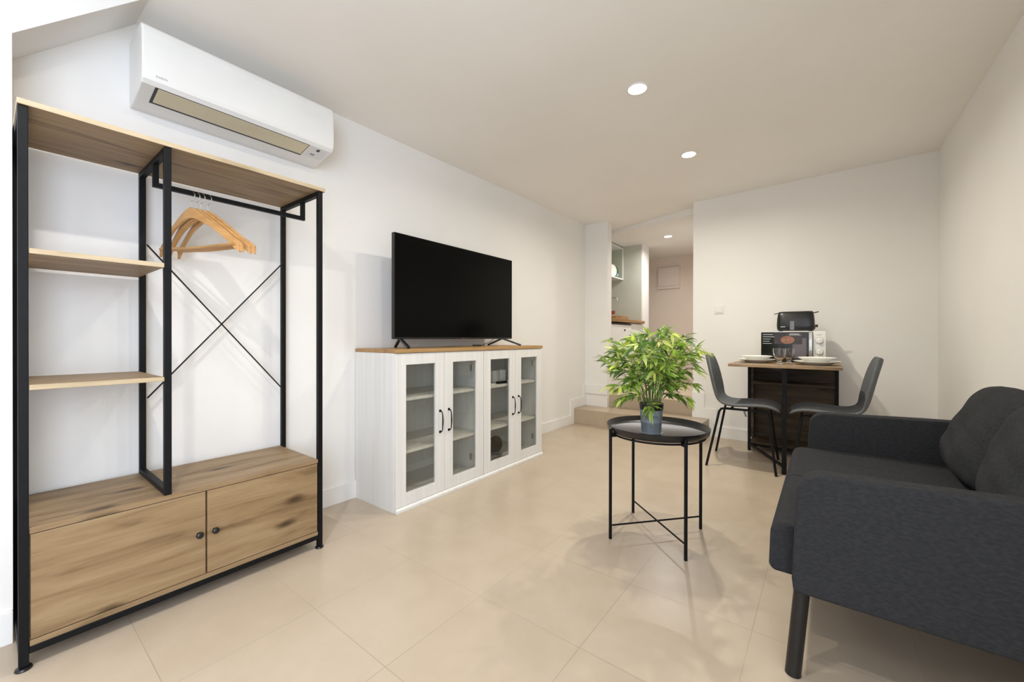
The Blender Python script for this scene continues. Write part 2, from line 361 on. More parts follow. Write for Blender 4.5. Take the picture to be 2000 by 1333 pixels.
# hall and kitchenette shell
struct(MB().box(-2.9, -0.95, 4.56, 7.1, -0.05, HZ).build('floor_hall', STEPT))
HALLF = tiles('beige_hall_tile', s2l(196, 178, 154), s2l(210, 194, 172), s2l(178, 166, 150), 0.4295, 0.4285, (0.625 + .4295 * 20, -1.6 + .4285 * 20), rough=0.3)
struct(MB().box(-2.9, -0.95, 4.562, 7.1, HZ, HZ + 0.003).build('floor_hall_tiles', HALLF))
struct(MB().box(XL + 0.001, -0.935, 4.20, YB + 0.03, 0.0, 0.177).build('steps', STEPT, bevel=0.003))
struct(MB().box(-3.0, -0.8, 6.9, 7.02, 0.2, 2.7).build('wall_hall_end', mottled('pink_beige_paint', s2l(226, 212, 200), s2l(222, 208, 196), 2, rough=0.8, spec=0.2)))
struct(MB().box(-1.06, -0.94, YB + 0.14, 7.0, 0.2, 2.7).build('wall_hall_right', WALL))
struct(MB().box(-2.78, -2.66, 4.58, 6.95, 0.2, 2.7).build('wall_kitchen', GREEN_TILE2))
pt = struct(MB().box(-2.66, -2.07, 5.75, 6.0, HZ, 2.37).build('wall_partition', WALL))
MB().box(-2.66, -2.085, 5.742, 5.75, HZ + 0.9, 2.365).build('tiling', GREEN_TILE, pt)
struct(MB().box(XL - T - .3, -2.05, YB + 0.101, YB + 0.13, 0.2, 2.7).build('wall_kitchen_front', WALL))

# skirting boards
def skirt(name, poly, axis, a, b): return struct(MB().prism(poly, axis, a, b).build(name, SKIRT, bevel=0.002))
skirt('baseboard_left', [(0.057, 0), (4.198, 0), (4.198, 0.178), (4.499, 0.178), (4.499, 0.43), (4.42, 0.43), (4.42, 0.285), (4.115, 0.285), (4.115, 0.107), (0.057, 0.107)], 'X', XL, XL + 0.014)
skirt('baseboard_pilaster', [(YR + .01, 0), (0.056, 0), (0.056, 0.107), (YR + .01, 0.107)], 'X', -2.11, -2.096)
skirt('baseboard_pier', [(XL + 0.014, HZ), (-2.045, HZ), (-2.045, 0.43), (XL + 0.014, 0.43)], 'Y', YB - 0.014, YB)
skirt('baseboard_back', [(-1.095, 0.178), (-0.934, 0.178), (-0.934, 0), (XR - .014, 0), (XR - .014, 0.112), (-0.862, 0.112), (-0.862, 0.285), (-0.975, 0.285), (-0.975, 0.44), (-1.095, 0.44)], 'Y', YB - 0.014, YB)
skirt('baseboard_right', [(YR, 0), (YB, 0), (YB, 0.107), (YR, 0.107)], 'X', XR - 0.014, XR)

# ---------------------------------------------------------------- recessed ceiling lamps
def lamp_fix(x, y, z, label, power, colour):
    t = thing('recessed_ceiling_lamp', label, 'ceiling light', (x, y, z), 'recessed ceiling spotlights')
    MB().lathe([(0.044, -0.001), (0.050, -0.005), (0.058, -0.004), (0.061, 0.001), (0.044, 0.003)], (x, y, z), 40).build('trim_ring', WHPL, t, smooth=True)
    MB().lathe([(0.0, -0.0035), (0.028, -0.003), (0.045, -0.001)], (x, y, z), 32).build('lamp_face', LEDM, t, smooth=True)
    l = bpy.data.lights.new('lamp_light', 'AREA'); l.shape = 'DISK'; l.size = 0.05; l.energy = power; l.color = colour; l.spread = math.radians(165)
    lo = bpy.data.objects.new('lamp_light', l); COL.objects.link(lo); lo.location = (x, y, z - 0.008)
lab = ['round recessed ceiling spotlight, the nearer and larger of the two glowing above the room',
       'round recessed ceiling spotlight nearer the back wall, above the dining table side of the room',
       'recessed ceiling spotlight just above the top edge of the view',
       'recessed ceiling spotlight above the front end of the room', 'recessed ceiling spotlight nearest the rear wall']
for (x, y, w_, c_), s in zip(LAMPS, lab): lamp_fix(x, y, cz(x, y) - 0.0005, s, w_, c_)
lamp_fix(LAMP_HALL[0], LAMP_HALL[1], CH - 0.013, 'small recessed spotlight in the lower hall ceiling beyond the steps', LAMP_HALL[2], LAMP_HALL[3])

# ---------------------------------------------------------------- open wardrobe rack
t = thing('clothes_rack', 'tall open wardrobe rack of black steel and oak with shelves, rail and two-door base', 'wardrobe', (-2.09, 0.53, 0))
F0, B0 = -1.905, -2.29          # front and back post centre planes
pw = 0.021
YP = {'l': 0.0705, 'm': 0.408, 'r': 0.972}
for k in 'lr':
    for x in (F0, B0):
        p = MB().box(x - pw / 2, x + pw / 2, YP[k] - pw / 2, YP[k] + pw / 2, 0.012, 1.692).build('post', BLKMET, t, bevel=0.0015)
        MB().lathe([(0, 0), (0.017, 0), (0.019, 0.003), (0.017, 0.008), (0.006, 0.011), (0.006, 0.02), (0, 0.02)], (x, YP[k], 0.0), 20).build('foot', BLKPL, p, smooth=True)
for x in (F0, B0): MB().box(x - pw / 2, x + pw / 2, YP['m'] - pw / 2, YP['m'] + pw / 2, 0.424, 1.692).build('post', BLKMET, t, bevel=0.0015)
for k in 'lmr':
    MB().box(B0 + pw / 2, F0 - pw / 2, YP[k] - pw / 2, YP[k] + pw / 2, 1.672, 1.692).build('top_rail', BLKMET, t, bevel=0.0015)
MB().box(B0 + pw / 2, F0 - pw / 2, YP['m'] - pw / 2, YP['m'] + pw / 2, 0.425, 0.445).build('divider_rail', BLKMET, t, bevel=0.0015)
for nm, bx in (('top_board', (-2.302, -1.888, 0.0585, 0.992, 1.692, 1.709)), ('shelf', (-2.30, -1.893, 0.0820, 0.397, 1.252, 1.268)), ('shelf', (-2.30, -1.893, 0.0820, 0.397, 0.840, 0.856))):
    o = MB().box(*bx).build(nm, (OAK, OAKEDGE), t, bevel=0.001)
    for f in o.data.polygons:
        if f.normal.x > .9 or abs(f.normal.y) > .9: f.material_index = 1
# base cabinet
cb = MB(); cb.box(-2.30, -1.896, 0.0820, 0.9605, 0.406, 0.424)
cb.box(-2.30, -1.896, 0.0820, 0.9605, 0.066, 0.083); cb.box(-2.30, -1.92, 0.0820, 0.098, 0.083, 0.406)
cb.box(-2.30, -1.92, 0.945, 0.9605, 0.083, 0.406); cb.box(-2.30, -2.29, 0.098, 0.945, 0.083, 0.406)
cb.box(-2.29, -1.915, 0.520, 0.530, 0.083, 0.406)
cb.build('base_cabinet', OAK, t, bevel=0.0008)
for y0, y1, ky in ((0.0840, 0.5215, 0.499), (0.5275, 0.9585, 0.550)):
    d = MB().box(-1.915, -1.898, y0, y1, 0.0855, 0.4035).build('door', OAK2, t, bevel=0.001)
    MB().lathe([(0, 0), (0.006, 0), (0.005, 0.008), (0.010, 0.012), (0.0125, 0.018), (0.011, 0.024), (0.006, 0.027), (0, 0.0275)], (-1.898, ky, 0.246), 24, axis=(1, 0, 0)).build('knob', BLKPL, d, smooth=True)
for x in (F0, B0): MB().box(x - pw / 2, x + pw / 2, YP['l'] + pw / 2, YP['r'] - pw / 2, 0.045, 0.066).build('bottom_rail', BLKMET, t, bevel=0.0015)
for k in 'lr': MB().box(B0 + pw / 2, F0 - pw / 2, YP[k] - pw / 2, YP[k] + pw / 2, 0.045, 0.066).build('bottom_rail', BLKMET, t, bevel=0.0015)
XH, ZH = -2.072, 1.603
hr = MB(); hr.box(XH - .009, XH + .009, 0.399, 0.981, ZH - .018, ZH)
hr.box(XH - .009, XH + .009, 0.399, 0.417, ZH, 1.674); hr.box(XH - .009, XH + .009, 0.963, 0.981, ZH, 1.674)
hr.build('hanging_rail', BLKMET, t, bevel=0.001)
MB().bar((-2.276, 0.42, 1.392), (-2.276, 0.962, 0.728), 0.004, 0.011, up=(1, 0, 0)).build('cross_brace', BLKMET, t)
MB().bar((-2.271, 0.42, 0.742), (-2.271, 0.962, 1.392), 0.004, 0.011, up=(1, 0, 0)).build('cross_brace', BLKMET, t)

# ---------------------------------------------------------------- wooden clothes hangers
def hanger_body():
    m = MB(); n = 22; prev = None; hw = 0.006
    for i in range(n + 1):
        s = -0.215 + 0.43 * i / n; a = abs(s)
        top = -0.158 * (math.sqrt(a * a + .014 ** 2) - .014) / (math.sqrt(.215 ** 2 + .014 ** 2) - .014) + 0.006 * math.sin(min(1, a / 0.215) * math.pi) + (0.004 if a > .19 else 0)
        h = 0.046 - 0.020 * min(1, a / 0.1) + (0.010 if a > 0.19 else 0)
        bow = 0.034 * (a / 0.215) ** 2
        ring = [m.bm.verts.new((s, y + bow, z)) for y, z in ((-hw, top - h), (hw, top - h), (hw, top - .004), (0.002, top), (-0.002, top), (-hw, top - .004))]
        if prev:
            for k in range(6): m.bm.faces.new((prev[k], prev[(k + 1) % 6], ring[(k + 1) % 6], ring[k]))
        else: m.bm.faces.new(ring)
        prev = ring
    m.bm.faces.new(prev[::-1]); return m
hg = thing('clothes_hanger', 'x', 'hanger', (0, 0, 0), 'wooden hangers on the rail')
hanger_body().build('shoulder_arm', HANGW, hg, bevel=0.002)
MB().tube([(-0.195, 0.018, -0.158), (0, 0.012, -0.166), (0.195, 0.018, -0.158)], 0.0055, 10).build('trouser_bar', HANGW, hg, smooth=True)
hk = [(0, 0, -0.004), (0, 0, 0.024)] + [(0.0 + 0.021 * math.sin(math.radians(a)), 0, 0.045 - 0.021 * math.cos(math.radians(a))) for a in range(0, 250, 15)]
sub(MB().tube(hk, 0.0017, 8).build('hook', CHROME, hg, smooth=True), 'chrome wire hook')
hl = ['beech clothes hanger hanging first on the rail, nearest the middle post',
      'beech clothes hanger hanging second from the middle post on the rail',
      'beech clothes hanger hanging third from the middle post on the rail',
      'beech clothes hanger hanging last, farthest from the middle post']
hs = [(0.520, 23), (0.538, 20), (0.554, 25), (0.578, 22)]
hobs = []
for i, ((y, a), s) in enumerate(zip(hs, hl)):
    h = hg if i == 0 else copy_tree(hg)
    hobs.append(h); h['label'] = s
for h, (y, a) in zip(hobs, hs):
    h.location = (XH, y, ZH - 0.0665); h.rotation_euler = (0, 0, math.radians(a))

# ---------------------------------------------------------------- air conditioner
Y0, Y1 = 0.374, 1.153
t = thing('air_conditioner', 'white wall-mounted air conditioner above the wardrobe rack', 'air conditioner', (XL, 0.77, 1.96))
prof = [(-2.33, 1.968), (-2.29, 1.966), (-2.12, 2.000), (-2.105, 2.014), (-2.101, 2.030), (-2.100, 2.06), (-2.102, 2.14), (-2.106, 2.20), (-2.112, 2.226), (-2.128, 2.238), (-2.33, 2.240)]
MB().prism(prof, 'Y', Y0, Y1).build('housing', WHPL, t, bevel=0.006, seg=3)
# bottom face runs from (-2.29,1.966) to (-2.12,2.000)
def ab(f, off): # point on the slanted underside
    return (-2.29 + 0.17 * f + 0.2 * off, 1.966 + 0.034 * f - off)
def louv(f0, f1, y0, y1, off0, off1):
    a, b, c, d = ab(f0, off0), ab(f1, off0), ab(f1, off1), ab(f0, off1)
    return MB().prism([a, b, c, d], 'Y', y0, y1)
sub(louv(0.345, 0.985, 0.418, 1.033, -0.002, 0.0006).build('air_slot', BLKPL, t), 'dark outline of the outlet')
sub(louv(0.415, 0.965, 0.428, 1.029, 0.0005, 0.002).build('louver', LOUV, t), 'louver flap tinted with warm floor light')
dp = louv(0.42, 0.97, 1.043, 1.135, -0.001, 0.0008).build('display_panel', mottled('pale_grey_panel', s2l(222, 222, 224), s2l(220, 220, 222), 10), t)
sub(louv(0.80, 0.92, 1.079, 1.094, 0.0006, 0.0015).build('sensor_window', BLKPL, dp), 'small dark square')
louv(0.56, 0.62, 1.066, 1.088, 0.0006, 0.0015).build('indicator', GREYPRINT, dp)
rotYZ = Matrix(((0, 0, 1, 0), (1, 0, 0, 0), (0, 1, 0, 0), (0, 0, 0, 1)))   # text x -> +Y, text y -> +Z, facing +X
text('logo', 'DAIKIN', 0.011, (-2.1008, 0.415, 2.030), rotYZ, GREYPRINT, t)

# ---------------------------------------------------------------- sideboards with glazed doors
def sideboard(y0, y1, label, dz):
    XF, XB = -1.920, -2.326
    t = thing('glazed_sideboard', label, 'cabinet', ((XF + XB) / 2, (y0 + y1) / 2, 0), 'white glazed sideboards under the television')
    c = MB(); th = 0.016
    c.box(XB, XF - .018, y0, y0 + th, 0.0, 0.910); c.box(XB, XF - .018, y1 - th, y1, 0.0, 0.910)
    c.box(XB, XF - .018, y0 + th, y1 - th, 0.04, 0.058); c.box(XB, XF - .018, y0 + th, y1 - th, 0.894, 0.910)
    c.box(XB, XB + .006, y0 + th, y1 - th, 0.058, 0.894)
    c.box(XF - 0.036, XF - 0.020, y0 + th, y1 - th, 0.0, 0.04)
    c.build('carcass', WHLAC, t, bevel=0.0008)
    sub(MB().box(XB, XF + 0.008, y0, y1, 0.911, 0.932 + dz).build('top_board', OAKTOP, t, bevel=0.002), 'oak top board')
    MB().prism([(XF - .017, 0.0), (XF + .012, 0.0), (XF + .012, 0.016), (XF + .002, 0.026), (XF - .017, 0.026)], 'Y', y0, y1).build('plinth_moulding', WHLAC, t, bevel=0.0015)
    for z in (0.335, 0.645): MB().box(XB + .008, XF - .028, y0 + th, y1 - th, z - 0.018, z).build('shelf', WHLAC, t, bevel=0.0008)
    ym = (y0 + y1) / 2
    for k, (a, b) in enumerate(((y0 + .002, ym - .0015), (ym + .0015, y1 - .002))):
        w = 0.073; zb, zt = 0.028, 0.908; gb, gt = 0.098, 0.842
        d = MB()
        d.box(XF - .018, XF, a, a + w, zb, zt); d.box(XF - .018, XF, b - w, b, zb, zt)
        d.box(XF - .018, XF, a + w, b - w, zb, gb); d.box(XF - .018, XF, a + w, b - w, gt, zt)
        do = d.build('door', WHLAC, t, bevel=0.0007)
        sub(MB().box(XF - .011, XF - .008, a + w - .002, b - w + .002, gb - .002, gt + .002).build('glass_pane', PANE, do), 'clear glass pane')
        yh = (b - 0.036) if k == 0 else (a + 0.036)
        zc = 0.473; pts = [(XF + .001, yh, zc + .066), (XF + .014, yh, zc + .064)]
        for q in range(9):
            u = -1 + 2 * q / 8; pts.append((XF + .026 - .004 * u * u, yh + 0.0, zc - 0.052 * u))
        pts += [(XF + .014, yh, zc - .064), (XF + .001, yh, zc - .066)]
        h = MB().tube(pts, [0.004, .0035] + [0.003 + .0018 * (1 - abs(-1 + q / 4)) for q in range(9)] + [.0035, .004], 10)
        for s in (1, -1): h.lathe([(0, 0), (0.009, 0), (0.0085, 0.003), (0.004, 0.005), (0, 0.006)], (XF, yh, zc + s * .066), 16, axis=(1, 0, 0))
        sub(h.build('handle', BLKMET, do, smooth=True), 'black bow handle')
        ye = (a + w) if k == 0 else (b - w)
        for z in (0.17, 0.79): MB().box(XF - .045, XF - .019, ye - .004 + (0.004 if k == 0 else -.018), ye + .010 + (0.004 if k == 0 else -.018), z - .022, z + .022).build('hinge', SILVER, do, bevel=0.002)
    return t
sideboard(1.414, 2.1625, 'white woodgrain sideboard with two glazed doors, empty shelves, next to the wardrobe rack', 0.0)
sideboard(2.1645, 2.913, 'white woodgrain sideboard with two glazed doors holding mugs and a remote, nearer the steps', 0.002)
# contents of the second one
def mug(y, x, label):
    z = 0.645
    t = thing('mug', label, 'mug', (x, y, z), 'white mugs in the sideboard')
    MB().lathe([(0, 0.0), (0.036, 0.0), (0.040, 0.004), (0.041, 0.092), (0.0385, 0.092), (0.037, 0.006), (0, 0.005)], (x, y, z), 32).build('body', PORC, t, smooth=True)
    MB().tube([(x - 0.01, y - .040, z + .075), (x - 0.012, y - .062, z + .068), (x - 0.012, y - .068, z + .045), (x - .012, y - .058, z + .024), (x - .01, y - .040, z + .020)], 0.0045, 8).build('handle', PORC, t, smooth=True)
mug(2.490, -2.10, 'white mug on the upper glazed shelf, left one behind the remote')
mug(2.600, -2.12, 'white mug on the upper glazed shelf, right one by the door stile')
rm = tag(MB().bar((-1.995, 2.405, 0.654), (-1.99, 2.50, 0.654), 0.034, 0.016).build('remote_control', BLKPL, bevel=0.003), 'black remote control lying on the upper glazed shelf before the mugs', 'remote')
tag(MB().lathe([(0, 0), (0.03, 0), (0.032, 0.004), (0.032, 0.009), (0, 0.009)], (-1.99, 2.325, 0.645), 24, sx=1).build('round_lid', PORC, smooth=True), 'small white round lid on the glazed shelf beside the remote', 'lid')
t = thing('router', 'black round device standing at the bottom of the right sideboard', 'device', (-2.12, 2.53, 0.058))
MB().lathe([(0, -.016), (0.060, -.016), (0.068, -.010), (0.070, 0), (0.068, .010), (0.060, .016), (0, .016)], (-2.12, 2.53, 0.132), 40, axis=(1, -0.2, 0)).build('body', BLKPL, t, smooth=True)
MB().lathe([(0, 0), (0.045, 0), (0.040, 0.008), (0.012, 0.012), (0, 0.012)], (-2.12, 2.53, 0.058), 32).build('stand', BLKPL, t, smooth=True)
cp = []
for i in range(60):
    a = i * 0.42; cp.append((-2.03 + 0.045 * math.cos(a) * (1 + .25 * math.sin(i * .37)), 2.36 + 0.085 * math.sin(a) + 0.0012 * i, 0.064 + 0.0005 * i))
tag(MB().tube(cp, 0.003, 6).build('coiled_cable', GREYPRINT, smooth=True), 'grey cable coiled at the bottom of the right sideboard', 'cable')
tag(MB().box(-2.0, -1.955, 2.60, 2.66, 0.058, 0.078).build('power_adapter', BLKPL, bevel=0.004), 'small black power adapter at the bottom of the sideboard by the far door', 'adapter')

# ---------------------------------------------------------------- television
TX = -2.10
t = thing('television', 'large flat black television on two splayed feet on the sideboards', 'television', (TX, 2.13, 0.933))
MB().box(TX - .030, TX - .001, 1.539, 2.726, 0.990, 1.652).build('housing', BLKPL, t, bevel=0.003)
MB().box(TX - .075, TX - .030, 1.75, 2.50, 1.02, 1.40).build('rear_bulge', BLKPL, t, bevel=0.012)
sub(MB().box(TX - .0015, TX + .0003, 1.543, 2.722, 1.002, 1.648).build('screen', SCREEN, t), 'glossy dark screen')
text('logo', 'LG', 0.013, (TX + .0005, 2.14, 0.9885), rotYZ, GREYPRINT, t)
MB().lathe([(0, 0), (0.0055, 0), (0.0055, 0.0012), (0, 0.0015)], (TX, 2.128, 0.993), 16, axis=(1, 0, 0)).build('logo_badge', RED, t)
for y, yf, yb in ((1.592, 1.550, 1.642), (2.612, 2.682, 2.562)):
    f = MB()
    f.bar((TX - .012, y, 0.993), (TX + .125, yf, 0.939), 0.018, 0.014); f.bar((TX - .018, y, 0.993), (TX - .130, yb, 0.939), 0.018, 0.014)
    f.build('foot', BLKPL, t, bevel=0.002)
tag(MB().tube([(TX - .04, 2.53, 1.03), (TX - .04, 2.525, 0.985), (TX - .03, 2.48, 0.968), (TX - .01, 2.40, 0.952), (TX, 2.33, 0.938), (TX + .01, 2.30, 0.937), (TX + .03, 2.28, 0.937)], 0.0028, 8).build('television_cable', BLKPL, smooth=True), 'thin black cable hanging from the television onto the oak top', 'cable')
tag(MB().bar((TX + .01, 2.235, 0.942), (TX + .03, 2.30, 0.942), 0.018, 0.012).build('cable_plug', BLKPL, bevel=0.003), 'small black plug lying on the oak top under the television', 'plug')

# ---------------------------------------------------------------- round tray table with the plant
CX, CY = -0.680, 2.094
t = thing('tray_table', 'round black steel tray table with four thin legs standing mid floor', 'side table', (CX, CY, 0))
MB().lathe([(0, 0.527), (0.228, 0.527), (0.240, 0.533), (0.246, 0.556), (0.2475, 0.557), (0.2495, 0.556), (0.244, 0.531), (0.230, 0.522), (0, 0.522)], (CX, CY, 0), 96).build('tray', BLKSAT, t, smooth=True, angle=60)
feet = [(-.847, 1.899), (-.496, 1.923), (-.51, 2.292), (-.865, 2.261)]
fc = [Vector((CX + (x - CX) * 1.0, CY + (y - CY) * 1.0, 0)) for x, y in feet]
R1 = 0.254
legs = []
for p in fc:
    d = Vector((p.x - CX, p.y - CY, 0)).normalized(); q = Vector((CX, CY, 0)) + d * R1
    legs.append(q)
    l = MB().tube([(q.x, q.y, 0.0), (q.x, q.y, 0.545)], 0.0078, 16).build('leg', BLKMET, t, smooth=True)
    b = Vector((CX, CY, 0)) + d * 0.225
    MB().bar((b.x, b.y, 0.514), (q.x, q.y, 0.514), 0.012, 0.014).build('tray_bracket', BLKMET, l)
for i in (0, 1): MB().tube([legs[i] + Vector((0, 0, 0.066 + .004 * i)), legs[i + 2] + Vector((0, 0, 0.066 + .004 * i))], 0.0042, 10).build('cross_bar', BLKMET, t, smooth=True)
rg = MB(); R2 = 0.226
rg.tube([(CX + R2 * math.cos(a * math.pi / 24), CY + R2 * math.sin(a * math.pi / 24), 0.514) for a in range(49)], 0.005, 8, cap=False)
rg.build('support_ring', BLKMET, t, smooth=True)

PX, PY, PZ = -0.690, 2.040, 0.5275
t = thing('potted_bamboo', 'leafy green bamboo plant in a ribbed zinc pot on the black tray table', 'plant', (PX, PY, PZ))
MB().lathe([(0, 0), (0.057, 0), (0.047, 0.003), (0.0495, 0.05), (0.0512, 0.053), (0.050, 0.057), (0.053, 0.088), (0.0545, 0.091), (0.0535, 0.095), (0.0555, 0.119), (0.054, 0.119), (0.045, 0.004), (0, 0.004)], (PX, PY, PZ), 48).build('pot', ZINC, t, smooth=True, angle=50)
sub(MB().lathe([(0.0500, 0.110), (0.0568, 0.117), (0.0580, 0.142), (0.0605, 0.1425), (0.0605, 0.146), (0.056, 0.146), (0.050, 0.12)], (PX, PY, PZ), 48).build('inner_pot', BLKPL, t, smooth=True), 'black plastic inner pot rim')
MB().lathe([(0, 0.134), (0.03, 0.132), (0.0545, 0.128)], (PX, PY, PZ), 32).build('soil', SOIL, t, smooth=True)
rs = random.Random(21)
stems = MB(); leaves = MB(); lcol = []
def leaf(base, d, ln, wd, col):
    d = d.normalized(); s = d.cross(Vector((0, 0, 1)))
    if s.length < .05: s = Vector((1, 0, 0))
    s.normalize()
    s = (s + Vector((rs.uniform(-.5, .5), rs.uniform(-.5, .5), rs.uniform(-.6, .6)))); s = (s - d * s.dot(d)).normalized(); n = s.cross(d).normalized()
    droop = rs.uniform(0.05, 0.30) * ln; rows = []
    for u, w in ((0.0, .08), (.16, .62), (.38, 1.0), (.65, .78), (.85, .38), (1.0, .02)):
        c = base + d * ln * u - Vector((0, 0, 1)) * droop * u * u
        rows.append((leaves.bm.verts.new(c + s * wd * w + n * wd * .28 * w), leaves.bm.verts.new(c), leaves.bm.verts.new(c - s * wd * w + n * wd * .28 * w)))
    for a, b in zip(rows, rows[1:]):
        for k in (0, 1):
            leaves.bm.faces.new((a[k], a[k + 1], b[k + 1], b[k])); lcol.append(col)
palette = [(186, 212, 92), (160, 194, 76), (138, 172, 74), (204, 224, 134), (108, 140, 74), (172, 204, 92), (92, 122, 70), (212, 222, 110), (150, 184, 82)]
def spray(base, d, n, col0):
    # a fan of leaves at a twig's tip
    d = d.normalized(); s = d.cross(Vector((0, 0, 1)));
    if s.length < .05: s = Vector((1, 0, 0))
    s.normalize()
    for k in range(n):
        a = (k / max(1, n - 1) - .5) * 2.3 + rs.uniform(-.2, .2)
        v = d * math.cos(a) + s * math.sin(a) + Vector((0, 0, rs.uniform(-.75, .25)))
        c = palette[(col0 + rs.choice((0, 0, 0, 1, 3, 5))) % len(palette)]
        f = rs.uniform(.85, 1.1)
        leaf(base - d * rs.uniform(0, .02), v, rs.uniform(.050, .082), rs.uniform(.0065, .0100), s2l(*[min(255, q * f) for q in c]))
NST = 26
for i in range(NST):
    az = i * 2.399 + rs.uniform(-.2, .2)
    rr = 0.008 + 0.036 * math.sqrt(i / NST)
    b = Vector((PX + rr * math.cos(az), PY + rr * math.sin(az), PZ + .128))
    lean = 0.035 + 0.145 * (i / NST) ** 0.8 * rs.uniform(.7, 1.15)
    hh = (0.375 - 0.14 * (i / NST) ** 1.2) * rs.uniform(.86, 1.06)
    dr = Vector((math.cos(az), math.sin(az), 0)); pts = []
    for q in range(9):
        u = q / 8; pts.append(b + dr * lean * u ** 1.6 + Vector((0, 0, hh * (u - .12 * u * u * u) / .88)))
    stems.tube(pts, [0.0024 - 0.0014 * q / 8 for q in range(9)], 6)
    nb = rs.randint(5, 7)
    for j in range(nb):
        u = 0.34 + 0.66 * j / (nb - 1); q = min(7, int(u * 8)); fr = u * 8 - q
        p = pts[q].lerp(pts[q + 1], fr)
        a2 = az + rs.uniform(-1.5, 1.5)
        td = Vector((math.cos(a2), math.sin(a2), rs.uniform(-.15, .55)))
        tl = rs.uniform(.025, .075) * (1.15 - 0.5 * u) * (1.25 if i > NST * .5 else .8)
        tip = p + td * tl
        stems.tube([p, p.lerp(tip, .5) + Vector((0, 0, .004)), tip], [0.0012, .001, .0007], 5)
        spray(tip, td, rs.randint(4, 6), rs.randint(0, 8))
    spray(pts[-1], Vector((dr.x * .5, dr.y * .5, .8)), 6, rs.randint(0, 8))
# two long outreaching twigs on the right, one over the rim
for (dx, dy, dz, z0) in ((0.19, 0.10, 0.30, .20), (0.175, .13, .11, .16), (-.15, -.10, .20, .18), (-.15, -.12, .10, .14), (0.02, -0.075, -.01, .08), (.17, .11, .19, .18), (-.14, -.11, .26, .2), (-.12, -.13, .03, .12), (.15, .10, .04, .12)):
    b = Vector((PX, PY - .01, PZ + .13)); e = Vector((PX + dx, PY + dy, PZ + .13 + dz)); mid = Vector((PX + dx * .35, PY + dy * .35, PZ + .13 + z0 * .9 if z0 > .1 else PZ + .17))
    pts = [b.lerp(mid, u).lerp(mid.lerp(e, u), u) for u in [q / 8 for q in range(9)]]
    stems.tube(pts, [0.002 - 0.0012 * q / 8 for q in range(9)], 6)
    for q in (4, 5, 6, 7, 8): spray(pts[q], (pts[q] - pts[q - 1]) + Vector((rs.uniform(-.02, .02), rs.uniform(-.02, .02), 0)), 5, rs.randint(0, 8))
sub(stems.build('stems', STEM, t, smooth=True), 'thin green stems')
lo = leaves.build('foliage', LEAF, t)
vc = lo.data.color_attributes.new('leaf_colour', 'FLOAT_COLOR', 'CORNER')
for f in lo.data.polygons:
    for li in f.loop_indices: vc.data[li].color = lcol[f.index]
    f.use_smooth = True

# ---------------------------------------------------------------- dining table
TY0, TY1, TX0, TX1, TZ = 3.53, 4.44, -0.600, 0.095, 0.800
t = thing('dining_table', 'square rustic wood drop-leaf table with black steel frame and shelves against back wall', 'table', (-0.22, 4.0, 0))
MB().box(TX0, TX1, TY0, 4.15, TZ - .020, TZ).build('leaf_board', TABLEWOOD, t, bevel=0.002)
MB().box(TX0, TX1, 4.153, TY1, TZ - .020, TZ).build('top_board', TABLEWOOD, t, bevel=0.002)
q = 0.0115
for x, y in ((-.535, 4.165), (-.535, 4.42), (0.075, 4.165), (0.075, 4.42)):
    MB().box(x - q, x + q, y - q, y + q, 0, TZ - .0205).build('post', BLKMET, t, bevel=0.001)
for z in (0.066, 0.596):
    MB().box(-.523, 0.063, 4.155, 4.43, z - .001, z + .016).build('shelf', DARKWOOD, t, bevel=0.001)
MB().box(-.523, 0.063, 4.415, 4.425, 0.083, 0.779).build('back_panel', DARKWOOD, t)
for x in (-.535, 0.075):
    for z0, z1 in ((.045, .065), (.585, .60)): MB().box(x - .008, x + .008, 4.177, 4.408, z0, z1).build('frame_rail', BLKMET, t)
for y in (4.165, 4.42): MB().box(-.523, 0.063, y - .008, y + .008, 0.045, 0.063).build('frame_rail', BLKMET, t)
sub(MB().box(-.523 - .022, -.523, 4.34, 4.43, .083, .779).build('side_panel', DARKWOOD, t), 'narrow dark side panel')
GX, GY = -.236, 3.572
g = MB().box(GX - .015, GX + .015, GY - .012, GY + .012, 0.0, TZ - .021).build('gate_leg', BLKMET, t, bevel=0.001)
MB().bar((GX - .008, GY + .016, 0.055), (-.525, 4.150, 0.055), 0.018, 0.018).build('gate_rail', BLKMET, g)
MB().bar((GX - .008, GY + .016, TZ - .032), (-.525, 4.150, TZ - .032), 0.018, 0.018).build('gate_rail', BLKMET, g)

